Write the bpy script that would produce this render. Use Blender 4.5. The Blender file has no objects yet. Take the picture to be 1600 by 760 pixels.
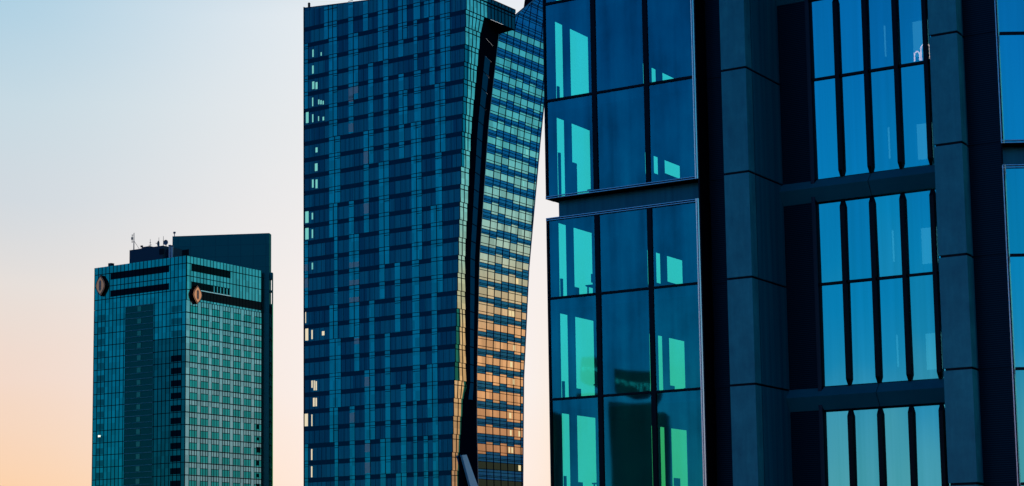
import bpy, math, random
from math import radians as R, sin, cos, tan
random.seed(44)
C = bpy.context.scene
col = C.collection

# ------------------------------------------------------------------ camera
cd = bpy.data.cameras.new('camera'); cam = bpy.data.objects.new('camera', cd); col.objects.link(cam)
from mathutils import Matrix, Vector, Euler
PIT, ROL = R(7.34), R(-0.82)
cp, sp, cr, sr = cos(PIT), sin(PIT), cos(ROL), sin(ROL)
fwd = Vector((0, cp, sp)); up0 = Vector((0, -sp, cp)); rt0 = Vector((1, 0, 0))
rt = rt0 * cr + up0 * sr; up = up0 * cr - rt0 * sr
m = Matrix((rt, up, -fwd)).transposed().to_4x4(); m.translation = (0, 0, 70)
cam.matrix_world = m
cd.sensor_fit = 'HORIZONTAL'; cd.sensor_width = 36; cd.lens = 3003.4 / 1600 * 36
cd.shift_y = (533 - 380) / 1600
cd.clip_start = 1; cd.clip_end = 40000
C.camera = cam

# ------------------------------------------------------------------ world: dusk sky
SUN_AZ, SUN_EL = -22.0, 2.0          # degrees east of the view direction (north), above the horizon
w = bpy.data.worlds.new('World'); C.world = w; w.use_nodes = True
nt = w.node_tree; nt.nodes.clear(); L = nt.links
def N(t, **k):
    n = nt.nodes.new(t)
    for a, b in k.items(): setattr(n, a, b)
    return n
def MA(op, a, b=None, c=None, clamp=False):
    n = N('ShaderNodeMath', operation=op); n.use_clamp = clamp
    for i, v in enumerate((a, b, c)):
        if v is None: continue
        if isinstance(v, (int, float)): n.inputs[i].default_value = v
        else: L.new(v, n.inputs[i])
    return n.outputs[0]
def s2l(c):
    return tuple((x / 255 / 12.92 if x <= 10.3 else ((x / 255 + .055) / 1.055) ** 2.4) for x in c)
tc = N('ShaderNodeTexCoord'); sx = N('ShaderNodeSeparateXYZ'); L.new(tc.outputs['Generated'], sx.inputs[0])
elev = MA('MULTIPLY', MA('ARCSINE', sx.outputs[2]), 180 / math.pi)
azim = MA('MULTIPLY', MA('ARCTAN2', sx.outputs[0], sx.outputs[1]), 180 / math.pi)
ns = N('ShaderNodeTexNoise'); ns.inputs['Scale'].default_value = 5; ns.inputs['Detail'].default_value = 4
mp = N('ShaderNodeMapping'); mp.inputs['Scale'].default_value = (1, 1, 3.5); mp.inputs['Rotation'].default_value = (0, R(14), 0)
L.new(tc.outputs['Generated'], mp.inputs[0]); L.new(mp.outputs[0], ns.inputs['Vector'])
streak = MA('SUBTRACT', ns.outputs['Fac'], .5)
elw = MA('SUBTRACT', MA('ADD', elev, MA('MULTIPLY', streak, 2.6)), MA('MULTIPLY', azim, .045))          # thin high cloud bends the bands a little
elv2 = MA('ADD', elev, MA('MULTIPLY', streak, 1.6))
def ramp(stops, tilt=False):
    """colour by elevation; stops = (degrees, sRGB, gain)"""
    n = N('ShaderNodeValToRGB'); e = n.color_ramp.elements
    for i, s in enumerate(stops):
        p = (s[0] + 2) / 42
        if i < 2: el = e[i]; el.position = p
        else: el = e.new(p)
        g = s[2] if len(s) > 2 else 1
        el.color = tuple(v * g for v in s2l(s[1])) + (1,)
    L.new(MA('DIVIDE', MA('ADD', elw if tilt else elv2, 2), 42, clamp=True), n.inputs[0])
    return n.outputs[0]
# low warm band in front, whiter where the sun has gone down, warm to cyan on the right, blue behind
rF = ramp([(0, (248, 196, 140)), (3.4, (240, 204, 171)), (6.2, (234, 212, 200)), (9, (224, 219, 216)), (11.6, (204, 214, 222)), (14.4, (194, 215, 226)), (17.2, (170, 206, 226)), (24, (90, 160, 200)), (40, (45, 105, 165))])
rG = ramp([(0, (252, 225, 205)), (3.7, (251, 235, 226)), (6, (248, 239, 235)), (8, (247, 239, 236)), (13.7, (236, 236, 237)), (17, (233, 237, 241)), (24, (110, 170, 205)), (40, (50, 110, 170))])
rO = ramp([(0, (255, 190, 110)), (4, (255, 210, 128)), (6, (254, 221, 162)), (8, (250, 231, 205)), (10, (243, 238, 234)), (16, (231, 236, 240)), (24, (110, 170, 205)), (40, (50, 110, 170))])
rR = ramp([(0, (190, 110, 80)), (4, (225, 150, 105)), (6, (255, 178, 122), 1.15), (7.8, (250, 182, 130), 1.1), (8.8, (232, 205, 165)), (9.8, (200, 214, 195)), (11.5, (150, 208, 205)), (13.2, (95, 195, 205)), (15.5, (68, 178, 198)), (20, (40, 140, 182)), (40, (15, 70, 130))])
rH = ramp([(0, (120, 130, 135)), (4, (165, 185, 190)), (6, (160, 192, 198)), (8, (125, 190, 200)), (10, (90, 185, 200)), (13, (75, 180, 200)), (20, (25, 115, 165)), (40, (15, 70, 130))])
rB = ramp([(0, (200, 160, 165)), (3, (205, 172, 190)), (5, (160, 160, 196)), (7, (72, 143, 197)), (9, (28, 135, 198)), (12, (18, 125, 196)), (16, (14, 112, 190)), (24, (12, 85, 160)), (40, (10, 55, 120))])
rL = ramp([(0, (110, 130, 150)), (4, (40, 125, 185)), (6, (22, 120, 190)), (9, (18, 122, 194)), (12, (16, 122, 196)), (16, (14, 112, 190)), (24, (12, 85, 160)), (40, (10, 55, 120))])
def sm(a, b):   # smooth step of the azimuth
    n = N('ShaderNodeMapRange', interpolation_type='SMOOTHSTEP'); L.new(azim, n.inputs[0])
    n.inputs[1].default_value = a; n.inputs[2].default_value = b; return n.outputs[0]
def mix(f, a, b):
    n = N('ShaderNodeMix', data_type='RGBA'); L.new(f, n.inputs[0]); L.new(a, n.inputs[6]); L.new(b, n.inputs[7]); return n.outputs[2]
c1 = mix(sm(-16.5, -3), rF, rG)
c1 = mix(sm(.1, 4.5), c1, rO)
c1 = mix(sm(14, 45), c1, rR)
c1 = mix(sm(68.3, 71.8), c1, rH)
c1 = mix(sm(105, 150), c1, rB)
c1 = mix(MA('SUBTRACT', 1, sm(-95, -50)), c1, mix(sm(-126, -113), rB, rL))
sky = N('ShaderNodeTexSky', sky_type='NISHITA'); sky.sun_disc = False
sky.sun_elevation = R(SUN_EL); sky.sun_rotation = R(SUN_AZ)
sk = N('ShaderNodeMix', data_type='RGBA', blend_type='ADD'); sk.inputs[0].default_value = .004
L.new(c1, sk.inputs[6]); L.new(sky.outputs[0], sk.inputs[7])
bg = N('ShaderNodeBackground'); bg.inputs[1].default_value = 1.0; L.new(sk.outputs[2], bg.inputs[0])
wo = N('ShaderNodeOutputWorld'); L.new(bg.outputs[0], wo.inputs[0])

sd = bpy.data.lights.new('sun', 'SUN'); sd.energy = .5; sd.angle = R(.5); sd.color = (1, .72, .5)
so = bpy.data.objects.new('sun', sd); col.objects.link(so)
so.rotation_euler = (R(90 - SUN_EL), 0, R(180 - SUN_AZ))    # light travels from the front left towards the camera
C.view_settings.view_transform = 'Standard'; C.view_settings.look = 'None'
C.view_settings.exposure = 0; C.view_settings.gamma = 1; C.view_settings.use_curve_mapping = False
C.cycles.max_bounces = 10; C.cycles.transparent_max_bounces = 16; C.cycles.glossy_bounces = 5

# ------------------------------------------------------------------ materials
class Mat:
    def __init__(s, name):
        s.m = bpy.data.materials.new(name); s.m.use_nodes = True; s.t = s.m.node_tree; s.t.nodes.clear()
        s.o = s.n('ShaderNodeOutputMaterial'); s.tc = None
    def n(s, t, **k):
        x = s.t.nodes.new(t)
        for a, b in k.items(): setattr(x, a, b)
        return x
    def l(s, a, b): s.t.links.new(a, b)
    def pos(s):
        if s.tc is None: s.tc = s.n('ShaderNodeTexCoord')
        return s.tc.outputs['Object']
    def noise(s, scale, stretch=(1, 1, 1), detail=3, rough=.5):
        mp = s.n('ShaderNodeMapping'); mp.inputs['Scale'].default_value = stretch; s.l(s.pos(), mp.inputs[0])
        x = s.n('ShaderNodeTexNoise'); x.inputs['Scale'].default_value = scale; x.inputs['Detail'].default_value = detail; x.inputs['Roughness'].default_value = rough
        s.l(mp.outputs[0], x.inputs['Vector']); return x.outputs['Fac']
    def math(s, op, a, b=None):
        x = s.n('ShaderNodeMath', operation=op)
        for i, v in enumerate((a, b)):
            if v is None: continue
            if isinstance(v, (int, float)): x.inputs[i].default_value = v
            else: s.l(v, x.inputs[i])
        return x.outputs[0]
    def ramp(s, f, stops):
        x = s.n('ShaderNodeValToRGB'); e = x.color_ramp.elements
        for i, (p, c) in enumerate(stops):
            el = e[i] if i < 2 else e.new(p)
            el.position = p; el.color = tuple(c) + (1,)
        s.l(f, x.inputs[0]); return x.outputs[0]
    def col(s, sock, c):
        if isinstance(c, tuple): sock.default_value = c + (1,)
        else: s.l(c, sock)
    def bump(s, f, strength, dist=.05):
        b = s.n('ShaderNodeBump'); b.inputs['Strength'].default_value = strength; b.inputs['Distance'].default_value = dist
        s.l(f, b.inputs['Height']); return b.outputs[0]
    def diffuse(s, c):
        x = s.n('ShaderNodeBsdfDiffuse'); s.col(x.inputs[0], c); return x.outputs[0]
    def gloss(s, c, r, nrm=None):
        x = s.n('ShaderNodeBsdfAnisotropic'); s.col(x.inputs[0], c); x.inputs['Roughness'].default_value = r
        if nrm is not None: s.l(nrm, x.inputs['Normal'])
        return x.outputs[0]
    def transp(s, c):
        x = s.n('ShaderNodeBsdfTransparent'); s.col(x.inputs[0], c); return x.outputs[0]
    def mixs(s, f, a, b):
        x = s.n('ShaderNodeMixShader')
        if isinstance(f, (int, float)): x.inputs[0].default_value = f
        else: s.l(f, x.inputs[0])
        s.l(a, x.inputs[1]); s.l(b, x.inputs[2]); return x.outputs[0]
    def out(s, sh): s.l(sh, s.o.inputs[0]); return s.m

def cellrand(M, du, dz, u0=0, z0=0, axis=0):
    """one random number for each cell of a facade grid"""
    sp_ = M.n('ShaderNodeSeparateXYZ'); M.l(M.pos(), sp_.inputs[0])
    a = M.math('FLOOR', M.math('DIVIDE', M.math('SUBTRACT', sp_.outputs[axis], u0), du))
    b = M.math('FLOOR', M.math('DIVIDE', M.math('SUBTRACT', sp_.outputs[2], z0), dz))
    cb = M.n('ShaderNodeCombineXYZ'); M.l(a, cb.inputs[0]); M.l(b, cb.inputs[1])
    wn = M.n('ShaderNodeTexWhiteNoise'); wn.noise_dimensions = '2D'; M.l(cb.outputs[0], wn.inputs['Vector'])
    return wn.outputs['Value']

def facade_glass(name, dark, tint, fac, rough=.04, streak=0., stretch=(2.5, 2.5, .12), cell=None, wob=.02):
    """coated glass: a dark body seen through a coloured mirror; slow wobble in the pane, faint vertical streaks"""
    M = Mat(name)
    nz = M.noise(1.0, stretch, 3)
    wv = M.noise(.35, (1, 1, .5), 1)
    base = tuple(dark)
    if streak:
        v = M.math('ADD', M.math('MULTIPLY', nz, streak), 1 - streak / 2)
        if cell:
            r = cellrand(M, *cell); v = M.math('MULTIPLY', v, M.math('ADD', M.math('MULTIPLY', r, .36), .82))
        mx = M.n('ShaderNodeMix', data_type='RGBA', blend_type='MULTIPLY'); mx.inputs[0].default_value = 1
        mx.inputs[6].default_value = tuple(tint) + (1,)
        cb = M.n('ShaderNodeCombineXYZ')
        for i in range(3): M.l(v, cb.inputs[i])
        M.l(cb.outputs[0], mx.inputs[7]); tint = mx.outputs[2]
    return M.out(M.mixs(fac, M.diffuse(base), M.gloss(tint, rough, M.bump(wv, wob, 1.0))))

def panel(name, c, rough=.45, var=.25, scale=.6, gl=.08, stretch=(1, 1, .35)):
    M = Mat(name); n1 = M.noise(scale, stretch, 5, .6)
    c0 = tuple(v * (1 - var) for v in c); c1_ = tuple(v * (1 + var) for v in c)
    return M.out(M.mixs(gl, M.diffuse(M.ramp(n1, [(.3, c0), (.7, c1_)])), M.gloss((.35, .7, .8), rough)))

def curtain(name, axis=0, u0=0, z0=0, dz=3.796, lo=(.004, .055, .095), hi=(.012, .36, .34), gl=.16, dark=.0):
    """window with pleated curtains drawn behind dark blue glass"""
    M = Mat(name)
    st = (3.2, 3.2, .05)
    pl = M.noise(1.0, st, 2, .5)
    r = cellrand(M, 3.9, dz, u0, z0, axis); r2 = cellrand(M, 1.3, dz, u0 + .3, z0, axis)
    f = M.math('ADD', M.math('MULTIPLY', pl, .75), M.math('ADD', M.math('MULTIPLY', r, .8), M.math('MULTIPLY', r2, .4)))
    f = M.math('SUBTRACT', f, .48)
    body = M.ramp(f, [(.12, lo), (.85, hi)])
    wv = M.noise(.4, (1, 1, .5), 1)
    return M.out(M.mixs(gl, M.diffuse(body), M.gloss((.10, .55, .6), .05, M.bump(wv, .02, 1.0))))

def emit(name, c, s):
    M = Mat(name); e = M.n('ShaderNodeEmission'); e.inputs[0].default_value = tuple(c) + (1,); e.inputs[1].default_value = s
    return M.out(e.outputs[0])

def flat(name, c, rough=.6, gl=.0):
    M = Mat(name); d = M.diffuse(c)
    return M.out(M.mixs(gl, d, M.gloss((.6, .8, .9), rough)) if gl else d)

black = flat('black_metal', (.0012, .0022, .0045), .35, .02)
dark_line = flat('dark_joint', (.001, .006, .014))
silver = Mat('silver_trim'); silver = silver.out(silver.mixs(.8, silver.diffuse((.95, .97, .97)), silver.gloss((.97, .99, 1), .16)))

# ------------------------------------------------------------------ building blocks
def tilt(): return random.uniform(-.022, .022)
class MB:
    def __init__(s): s.v = []; s.f = []; s.mi = {}
    def quad(s, *p):
        i = len(s.v); s.v += [tuple(q) for q in p]; s.f.append(tuple(range(i, i + len(p)))); return s
    def box(s, x0, x1, y0, y1, z0, z1):
        i = len(s.v)
        s.v += [(x0, y0, z0), (x1, y0, z0), (x1, y1, z0), (x0, y1, z0), (x0, y0, z1), (x1, y0, z1), (x1, y1, z1), (x0, y1, z1)]
        for f in ((0, 3, 2, 1), (4, 5, 6, 7), (0, 1, 5, 4), (1, 2, 6, 5), (2, 3, 7, 6), (3, 0, 4, 7)): s.f.append(tuple(i + k for k in f))
        return s
    def prism(s, poly0, poly1):
        """two polygons of equal count joined by sides (closed solid)"""
        n = len(poly0); i = len(s.v); s.v += [tuple(p) for p in poly0] + [tuple(p) for p in poly1]
        s.f.append(tuple(range(i + n - 1, i - 1, -1))); s.f.append(tuple(range(i + n, i + 2 * n)))
        for k in range(n):
            j = (k + 1) % n; s.f.append((i + k, i + j, i + n + j, i + n + k))
        return s
    def tube(s, p0, p1, r0, r1=None, n=10):
        r1 = r0 if r1 is None else r1
        p0, p1 = Vector(p0), Vector(p1); d = (p1 - p0).normalized()
        a = d.orthogonal().normalized(); b = d.cross(a)
        c0 = [p0 + (a * cos(2 * math.pi * k / n) + b * sin(2 * math.pi * k / n)) * r0 for k in range(n)]
        c1 = [p1 + (a * cos(2 * math.pi * k / n) + b * sin(2 * math.pi * k / n)) * r1 for k in range(n)]
        return s.prism(c0, c1)
    def add(s, o, mi=0):
        n0 = len(s.v); f0 = len(s.f); s.v += o.v; s.f += [tuple(i + n0 for i in f) for f in o.f]
        for k, v in o.mi.items(): s.mi[k + f0] = v
        return s
    def build(s, name, mat, parent=None, label=None, kind=None, smooth=False):
        me = bpy.data.meshes.new(name); me.from_pydata(s.v, [], s.f)
        for m_ in (mat if isinstance(mat, tuple) else (mat,)): me.materials.append(m_)
        for k, v in s.mi.items(): me.polygons[k].material_index = v
        me.update()
        if smooth: me.shade_smooth()
        o = bpy.data.objects.new(name, me); col.objects.link(o)
        if parent: o.parent = parent
        if label: o['label'] = label
        if kind: o['kind'] = kind
        return o
def thing(name, label, cat, loc, rz=0, group=None):
    o = bpy.data.objects.new(name, None); col.objects.link(o); o.location = loc; o.rotation_euler.z = rz
    o['label'] = label; o['category'] = cat
    if group: o['group'] = group
    return o

# ------------------------------------------------------------------ ground
M = Mat('city_ground'); gm = M.out(M.diffuse(M.ramp(M.noise(.02, (1, 1, 1), 6), [(.35, (.045, .047, .05)), (.7, (.09, .09, .085))])))
g = MB().quad((-15000, -15000, 0), (15000, -15000, 0), (15000, 15000, 0), (-15000, 15000, 0)).build('ground', gm); g['kind'] = 'structure'

# ------------------------------------------------------------------ tall glass tower (middle)
YT = R(-33.4)
T = thing('glass_skyscraper', 'tallest blue glass tower with a scattered pattern of bright strips and a leaning sail-shaped flank', 'skyscraper', (-8.777, 400, 0), YT)
H = 3.796; ZT = 189.68
UC = [-44.74, -43.79, -39.04, -37.69, -36.29, -35.39, -34.54, -32.1, -30.76, -29.38, -27.94, -26.57, -25.21, -23.76, -22.36, -21.04, -19.58, -18.19, -16.83, -15.85, -14.92, -14.0, -13.09, -12.24, -11.16, -9.83, -8.48, -6.87, -5.79, -4.31]
PAT = {-3: [2,5,7,8,10,11,13,15,17,19,21,23,24,26,27,29], -2: [2,5,7,8,10,11,13,15,17,19,21,23,24,26,27,29], -1: [0,1,3,5,7,9,13,15,17,19,21,22,25,26,27,29],
 0: [0,1,3,5,7,9,13,15,17,18,21,22,25,26,27,29], 1: [0,1,3,5,7,9,11,12,14,15,21,22,25,26,27,29], 2: [0,1,3,5,7,9,11,12,14,15,17,18,21,23,25,26,27,29],
 3: [3,5,7,8,11,12,14,15,17,19,21,23,26,28], 5: [3,6,10,12,14,15,17,18,20,23,26,28], 7: [3,6,10,11,13,15,20,23,26,27], 9: [3,5,7,8,10,11,13,15,20,23,26,27],
 10: [3,5,7,8,10,11,13,15,20,23,25,27], 11: [0,1,4,5,7,9,13,15,20,23,25,27], 13: [0,1,4,5,7,9,13,14,16,17,20,22,25,27], 15: [3,5,7,9,11,12,16,17,20,22,25,26],
 17: [3,6,8,9,11,12,14,15,20,22,25,26], 19: [3,6,10,12,14,15,20,22,24,26], 20: [3,6,10,12,14,15,17,18,20,22,24,26], 21: [3,5,7,8,10,12,14,15,17,18,20,21,24,26],
 22: [3,5,7,8,10,12,14,15,17,18,20,21,25,26], 23: [0,1,4,5,7,8,10,11,13,15,17,18,20,21,23,24,25,26], 25: [0,1,4,5,7,8,10,11,13,14,16,18,20,21,23,24,25,26]}
def pat(k):
    if k > 26: return pat(3 + (k * 7) % 22)
    while k not in PAT: k -= 1
    return PAT[k]
def uc(z): return -.0505 * (195.5 - z)                   # the front right corner leans in towards the base
def roofz(u): return 198.3 + (-u) * .083                   # the roof edge climbs to the left
U0 = -44.95
glass_strip = facade_glass('bright_blue_glass', (.0, .05, .08), (.03, .68, .54), .66, .05, .34, (1.2, 1.2, .06), (1.32, 1.9, .2, 0))
win_front = curtain('curtained_window', 0, 0, ZT - 40 * H, H)
band_dark = facade_glass('dark_spandrel_glass', (.001, .022, .052), (.02, .3, .34), .10, .08, .3)
pale_glass = facade_glass('pale_grey_glass', (.85, .62, .42), (.6, .6, .5), .35, .08, .3)
# solid body (behind the skin): front wall, roof, left and rear walls
b = MB()
zb = 0
b.prism([(U0, .12, zb), (uc(zb) - .1, .12, zb), (uc(zb) - .1, 2.2, zb), (-15, 9, zb), (-18, 28, zb), (U0, 30, zb)],
        [(U0, .12, roofz(U0)), (-.1, .12, 198.3), (-.1, 2.2, 198.2), (-6.5, 17, 196), (-14, 28, 196), (U0, 30, roofz(U0))])
b.build('wall', band_dark, T)
MB().box(U0 - .1, U0 + .02, -.12, 3, 0, roofz(U0) + .1).build('corner_trim', dark_line, T)
wins = []      # (share, MB)
strip_runs = {}
lines = MB()
SP = .27        # share of a storey taken by the dark band at its top
for k in range(-3, 50):
    zt = ZT - H * k; zb_ = zt - H; p = pat(k)
    top = (lambda u: roofz(u) - .25) if k == -3 else (lambda u, zt=zt: zt)
    xr = uc(zt - H / 2) - .05
    # bright strips
    for i in range(0, len(p), 2):
        a, c = UC[p[i]], min(UC[p[i + 1]], xr)
        if c - a < .2: continue
        strip_runs.setdefault((p[i], p[i + 1]), []).append((k, a, c))
        n = max(1, round((c - a) / 1.36))
        for j in range(1, n):
            x = a + (c - a) * j / n; lines.box(x - .035, x + .035, -.16, -.02, zb_, min(top(x), zt + 20))
        for zz in (zt - .02, zt - SP * H * .8):
            lines.box(a, c, -.15, -.05, zz - .05, zz + .05)
        if random.random() < .35: lines.box(a + (c - a) / n * (n - 1), c, -.15, -.05, zt - SP * H * 1.25 - .05, zt - SP * H * 1.25 + .05)
    # dark bays between the strips
    e = [U0] + [UC[i] for i in p] + [xr]
    for i in range(0, len(e), 2):
        a, c = e[i], e[i + 1]
        if c - a < .25: continue
        w_ = MB(); zlo = zb_ + .02; zhi = zt - SP * H
        if k == -3: w_.quad((a, .04, zlo), (c, .04, zlo), (c, .04, top(c)), (a, .04, top(a)))
        else: w_.quad((a, .04, zlo), (uc(zlo) if i == len(e) - 2 else c, .04, zlo), (uc(zhi) if i == len(e) - 2 else c, .04, zhi), (a, .04, zhi))
        n = max(1, round((c - a) / 1.36))
        wins.append(((c - a) * (1 if -1 <= k <= 26 else .01), w_))
        for j in range(0, n + 1):
            x = a + (c - a) * j / n; lines.box(x - .02, x + .02, -.0, .03, zlo, zhi if k > -3 else top(x))
        if k > -3: w_.mi[len(w_.f)] = 1; w_.quad((a, .04, zhi), (uc(zhi) if i == len(e) - 2 else c, .04, zhi), (uc(zt) if i == len(e) - 2 else c, .04, zt), (a, .04, zt))
wins.sort(key=lambda t: -t[0])
for s_, w_ in wins[:100]: w_.build('window', (win_front, band_dark), T)
rest = MB()
for s_, w_ in wins[100:]: rest.add(w_)
rest.build('window', (win_front, band_dark), T, kind='stuff')
cnt = 0; srest = MB()
for key, runs in strip_runs.items():
    runs.sort(); seg = [runs[0]]
    for r_ in runs[1:] + [(999, 0, 0)]:
        if r_[0] == seg[-1][0] + 1 and r_[0] != 27: seg.append(r_); continue
        k0, k1 = seg[0][0], seg[-1][0]; a, c = seg[0][1], min(q[2] for q in seg)
        za = ZT - H * k0; zc = ZT - H * (k1 + 1)
        t0, t1 = (roofz(a) - .2, roofz(c) - .2) if k0 == -3 else (za, za)
        sm_ = (srest if k0 > 26 else MB()).quad((a, -.06, zc), (c, -.06, zc), (c, -.06, t1), (a, -.06, t0))
        if k0 <= 26: sm_.build('glass_strip', glass_strip, T); cnt += 1
        seg = [r_]
srest.build('glass_strip', glass_strip, T, kind='stuff')
lines.build('mullion_grid', dark_line, T)
# a few panes with a paler grey put into the glass colour
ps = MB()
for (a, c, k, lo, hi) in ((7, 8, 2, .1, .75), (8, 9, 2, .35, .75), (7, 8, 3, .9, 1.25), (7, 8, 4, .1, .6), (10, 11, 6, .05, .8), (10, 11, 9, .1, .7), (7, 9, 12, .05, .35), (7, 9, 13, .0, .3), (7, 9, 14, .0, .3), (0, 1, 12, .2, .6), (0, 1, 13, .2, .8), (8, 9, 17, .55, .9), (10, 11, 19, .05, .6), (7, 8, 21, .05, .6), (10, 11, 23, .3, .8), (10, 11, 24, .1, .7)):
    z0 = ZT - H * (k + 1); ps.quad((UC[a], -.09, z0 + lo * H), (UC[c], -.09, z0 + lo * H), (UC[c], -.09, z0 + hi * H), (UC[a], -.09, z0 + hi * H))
ps.build('pale_pane', pale_glass, T, label='greyish panes in the blue strips')
# glowing panes imitate sky seen through the left corner rooms
glow_hi = emit('pane_glow_cool', (.26, .85, .78), .68); glow_lo = emit('pane_glow_warm', (.9, .78, .55), .9)
SKY_GAPS = [((-42.54,191.71),(-42.17,190.01)),((-40.12,190.7),(-39.85,189.91)),((-42.6,187.99),(-42.17,186.14)),((-42.6,184.28),(-41.99,182.55)),((-41.62,183.97),(-41.07,182.4)),((-42.61,180.57),(-42.28,178.6)),((-40.88,179.86),(-40.52,178.77)),((-40.24,179.61),(-39.87,178.67)),((-39.59,179.37),(-39.25,178.54)),((-44.42,177.44),(-43.68,174.96)),((-42.61,176.72),(-42.28,174.9)),((-40.89,176.02),(-40.62,174.95)),((-39.6,175.68),(-39.15,174.86)),((-41.64,168.92),(-41.09,167.81)),((-41.83,165.27),(-41.1,163.56)),((-42.67,161.72),(-42.22,159.88)),((-41.65,161.59),(-41.1,159.61)),((-44.62,154.64),(-43.7,152.05)),((-42.77,154.13),(-42.4,152.63)),((-44.62,150.85),(-43.7,148.26)),((-42.77,150.34),(-42.41,148.41)),((-42.78,142.79),(-42.42,141.3)),((-44.63,131.84),(-44.45,129.37)),((-44.64,128.09),(-43.81,125.43)),((-42.89,127.65),(-42.53,125.61)),((-39.88,127.1),(-39.16,126.18)),((-42.9,116.34),(-42.54,114.75)),((-42.26,116.3),(-41.9,114.13)),((-41.72,116.11),(-41.36,114.1)),((-42.45,112.46),(-41.95,110.55)),((-41.75,112.4),(-41.36,110.55)),((-44.83,109.06),(-43.92,106.3)),((-42.91,108.8),(-42.64,106.23)),((-43.01,101.15),(-42.65,98.73)),((-43.02,97.34),(-42.66,94.93))]
for (a, zt), (c, zb_) in SKY_GAPS:
    MB().box(a, c, .0, .03, zb_, zt).build('glow_pane', glow_hi if zt > 135 else glow_lo, T)
# ---- right flank, upper strip: plane that follows the leaning corner
flank = facade_glass('flank_glass', (.01, .03, .04), (.62, .82, .78), .86, .03, .12, (1, 1, .1), (1.4, 1.4, .3, 0, 1))
flank_blue = facade_glass('flank_blue_glass', (.0, .025, .06), (.015, .30, .42), .72, .05, .22, (1, 1, .1), (1.4, 3.8, .3, 0, 1))
flank_dark = facade_glass('flank_dark_glass', (.0005, .012, .03), (.01, .16, .26), .5, .06, .5, (.9, .9, .05), (1.4, 30, .3, 0, 1))
def sr_(z):   # depth of the strip at height z
    pts = [(0, 3), (88, 2.5), (98.8, 2.7), (110.2, 3.5), (110.5, 4.7), (122, 3.7), (140.4, 2.6), (168.3, 3.5), (190, 5.9), (193.470, 7.2), (193.472, 19.0), (198.3, 19.0)]
    for (a, p), (c, q) in zip(pts, pts[1:]):
        if a <= z <= c: return p + (q - p) * (z - a) / (c - a)
    return 19.0
fli = MB()
def P(z, w_, d=0): return (UK + d, w_, z)     # every storey of the flank stands upright, a hand's breadth behind the one above
for k in range(-3, 30):
    zt = min(ZT - H * k, 198.0); zl = ZT - H * (k + 1); UK = uc((zt + zl) / 2); fl = MB(); fb = MB(); fd = MB()
    for (za, zc) in ((zl, zt - 1.05), (zt - 1.05, zt)):
        ma, mc = sr_(za + .01), sr_(zc - .01)
        if k < 5: fs, fe, bs, be = .0, 1, 0, 0
        if k < 0: fs, bs, be = 0, 0, 0
        elif k < 8: fs, bs, be = (0, 0, 0) if k < 1 else (.36, 0, .36)
        elif k < 16: fs, bs, be = .02, 0, .02
        elif k < 20: fs, bs, be = .42, 0, .42
        else: fs, bs, be = 0, 0, 0
        fe = (1 if k < 20 else .8) if k >= -1 else .42
        if fs < fe: fl.quad(P(za, ma * fs), P(za, ma * fe), P(zc, mc * fe), P(zc, mc * fs))
        if be > bs: fb.quad(P(za, ma * bs), P(za, ma * be), P(zc, mc * be), P(zc, mc * bs))
        if fe < 1: (fb if k >= -1 else fd).quad(P(za, ma * fe), P(za, ma), P(zc, mc), P(zc, mc * fe))
    n = max(2, round(sr_((zt + zl) / 2) / 1.35))
    for j in range(0, n + 1):
        t_ = j / n
        fli.prism([P(zl, sr_(zl) * t_ - .06, .0), P(zl, sr_(zl) * t_ + .06, .0), P(zl, sr_(zl) * t_ + .06, .08), P(zl, sr_(zl) * t_ - .06, .08)],
                  [*[P(zt, sr_(zt - .02) * t_ + a_, b_) for a_, b_ in ((-.06, 0), (.06, 0), (.06, .08), (-.06, .08))]])
    for zz in (zt, zt - 1.05):
        fli.box(UK, UK + .09, 0, sr_(zz - .01), zz - .07, zz + .07)
    for mb, nm, mt in ((fl, 'flank_window', flank), (fb, 'flank_panel', flank_blue), (fd, 'flank_dark_panel', flank_dark)):
        if mb.f: mb.build(nm, mt, T)
fli.build('flank_mullions', dark_line, T)
# recess between strip and sail: dark folded wall with blue glass strips, black soffit on top
fold = flat('recess_black', (.0015, .006, .014))
recess_blue = flat('recess_blue_glass', (.004, .17, .26))
US = -5.0
# ---- the sail: a leaning glass plane with its own thickness
SL = [(194.56, 20.12), (171.83, 15.26), (141.83, 11.12), (116.5, 9.61), (103.66, 9.34), (91.76, 9.57), (60, 10.5), (0, 13)]
SR = [(216, 46.6), (202, 42.8), (179.29, 37.82), (144.58, 31.13), (118.09, 28.02), (92.39, 26.93), (60, 26.9), (0, 28)]
def ip(T_, z):
    if z >= T_[0][0]: (a, p), (c, q) = T_[0], T_[1]
    else:
        for (a, p), (c, q) in zip(T_, T_[1:]):
            if c <= z <= a: break
    return p + (q - p) * (z - a) / (c - a)
def sl(z):
    return ip(SL, z) if z <= 194.56 else 20.12 + (z - 194.56) / .72
def srr(z): return ip(SR, z)
sg = facade_glass('sail_window_glass', (.10, .12, .12), (.74, .82, .78), .82, .03, .30, (1, 1, .15), (2.8, 3.8, .3, 0, 1), .015)
sb_ = facade_glass('sail_blue_panel', (.03, .26, .74), (.03, .36, .66), .36, .05, .25, (1, 1, .1), (2.8, 1.3, .3, 0, 1), .02)
sthin = facade_glass('sail_clear_pane', (.02, .04, .045), (.5, .8, .8), .7, .04, .2)
sd_ = facade_glass('sail_dark_glass', (.002, .012, .02), (.1, .3, .35), .3, .05, .3)
side = MB(); tops = MB(); prev = None
zs = [0, 60, 91.76, 103.66, 116.5, 141.83, 171.83, 194.56, 200, 205.3, 210, 214]
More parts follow.
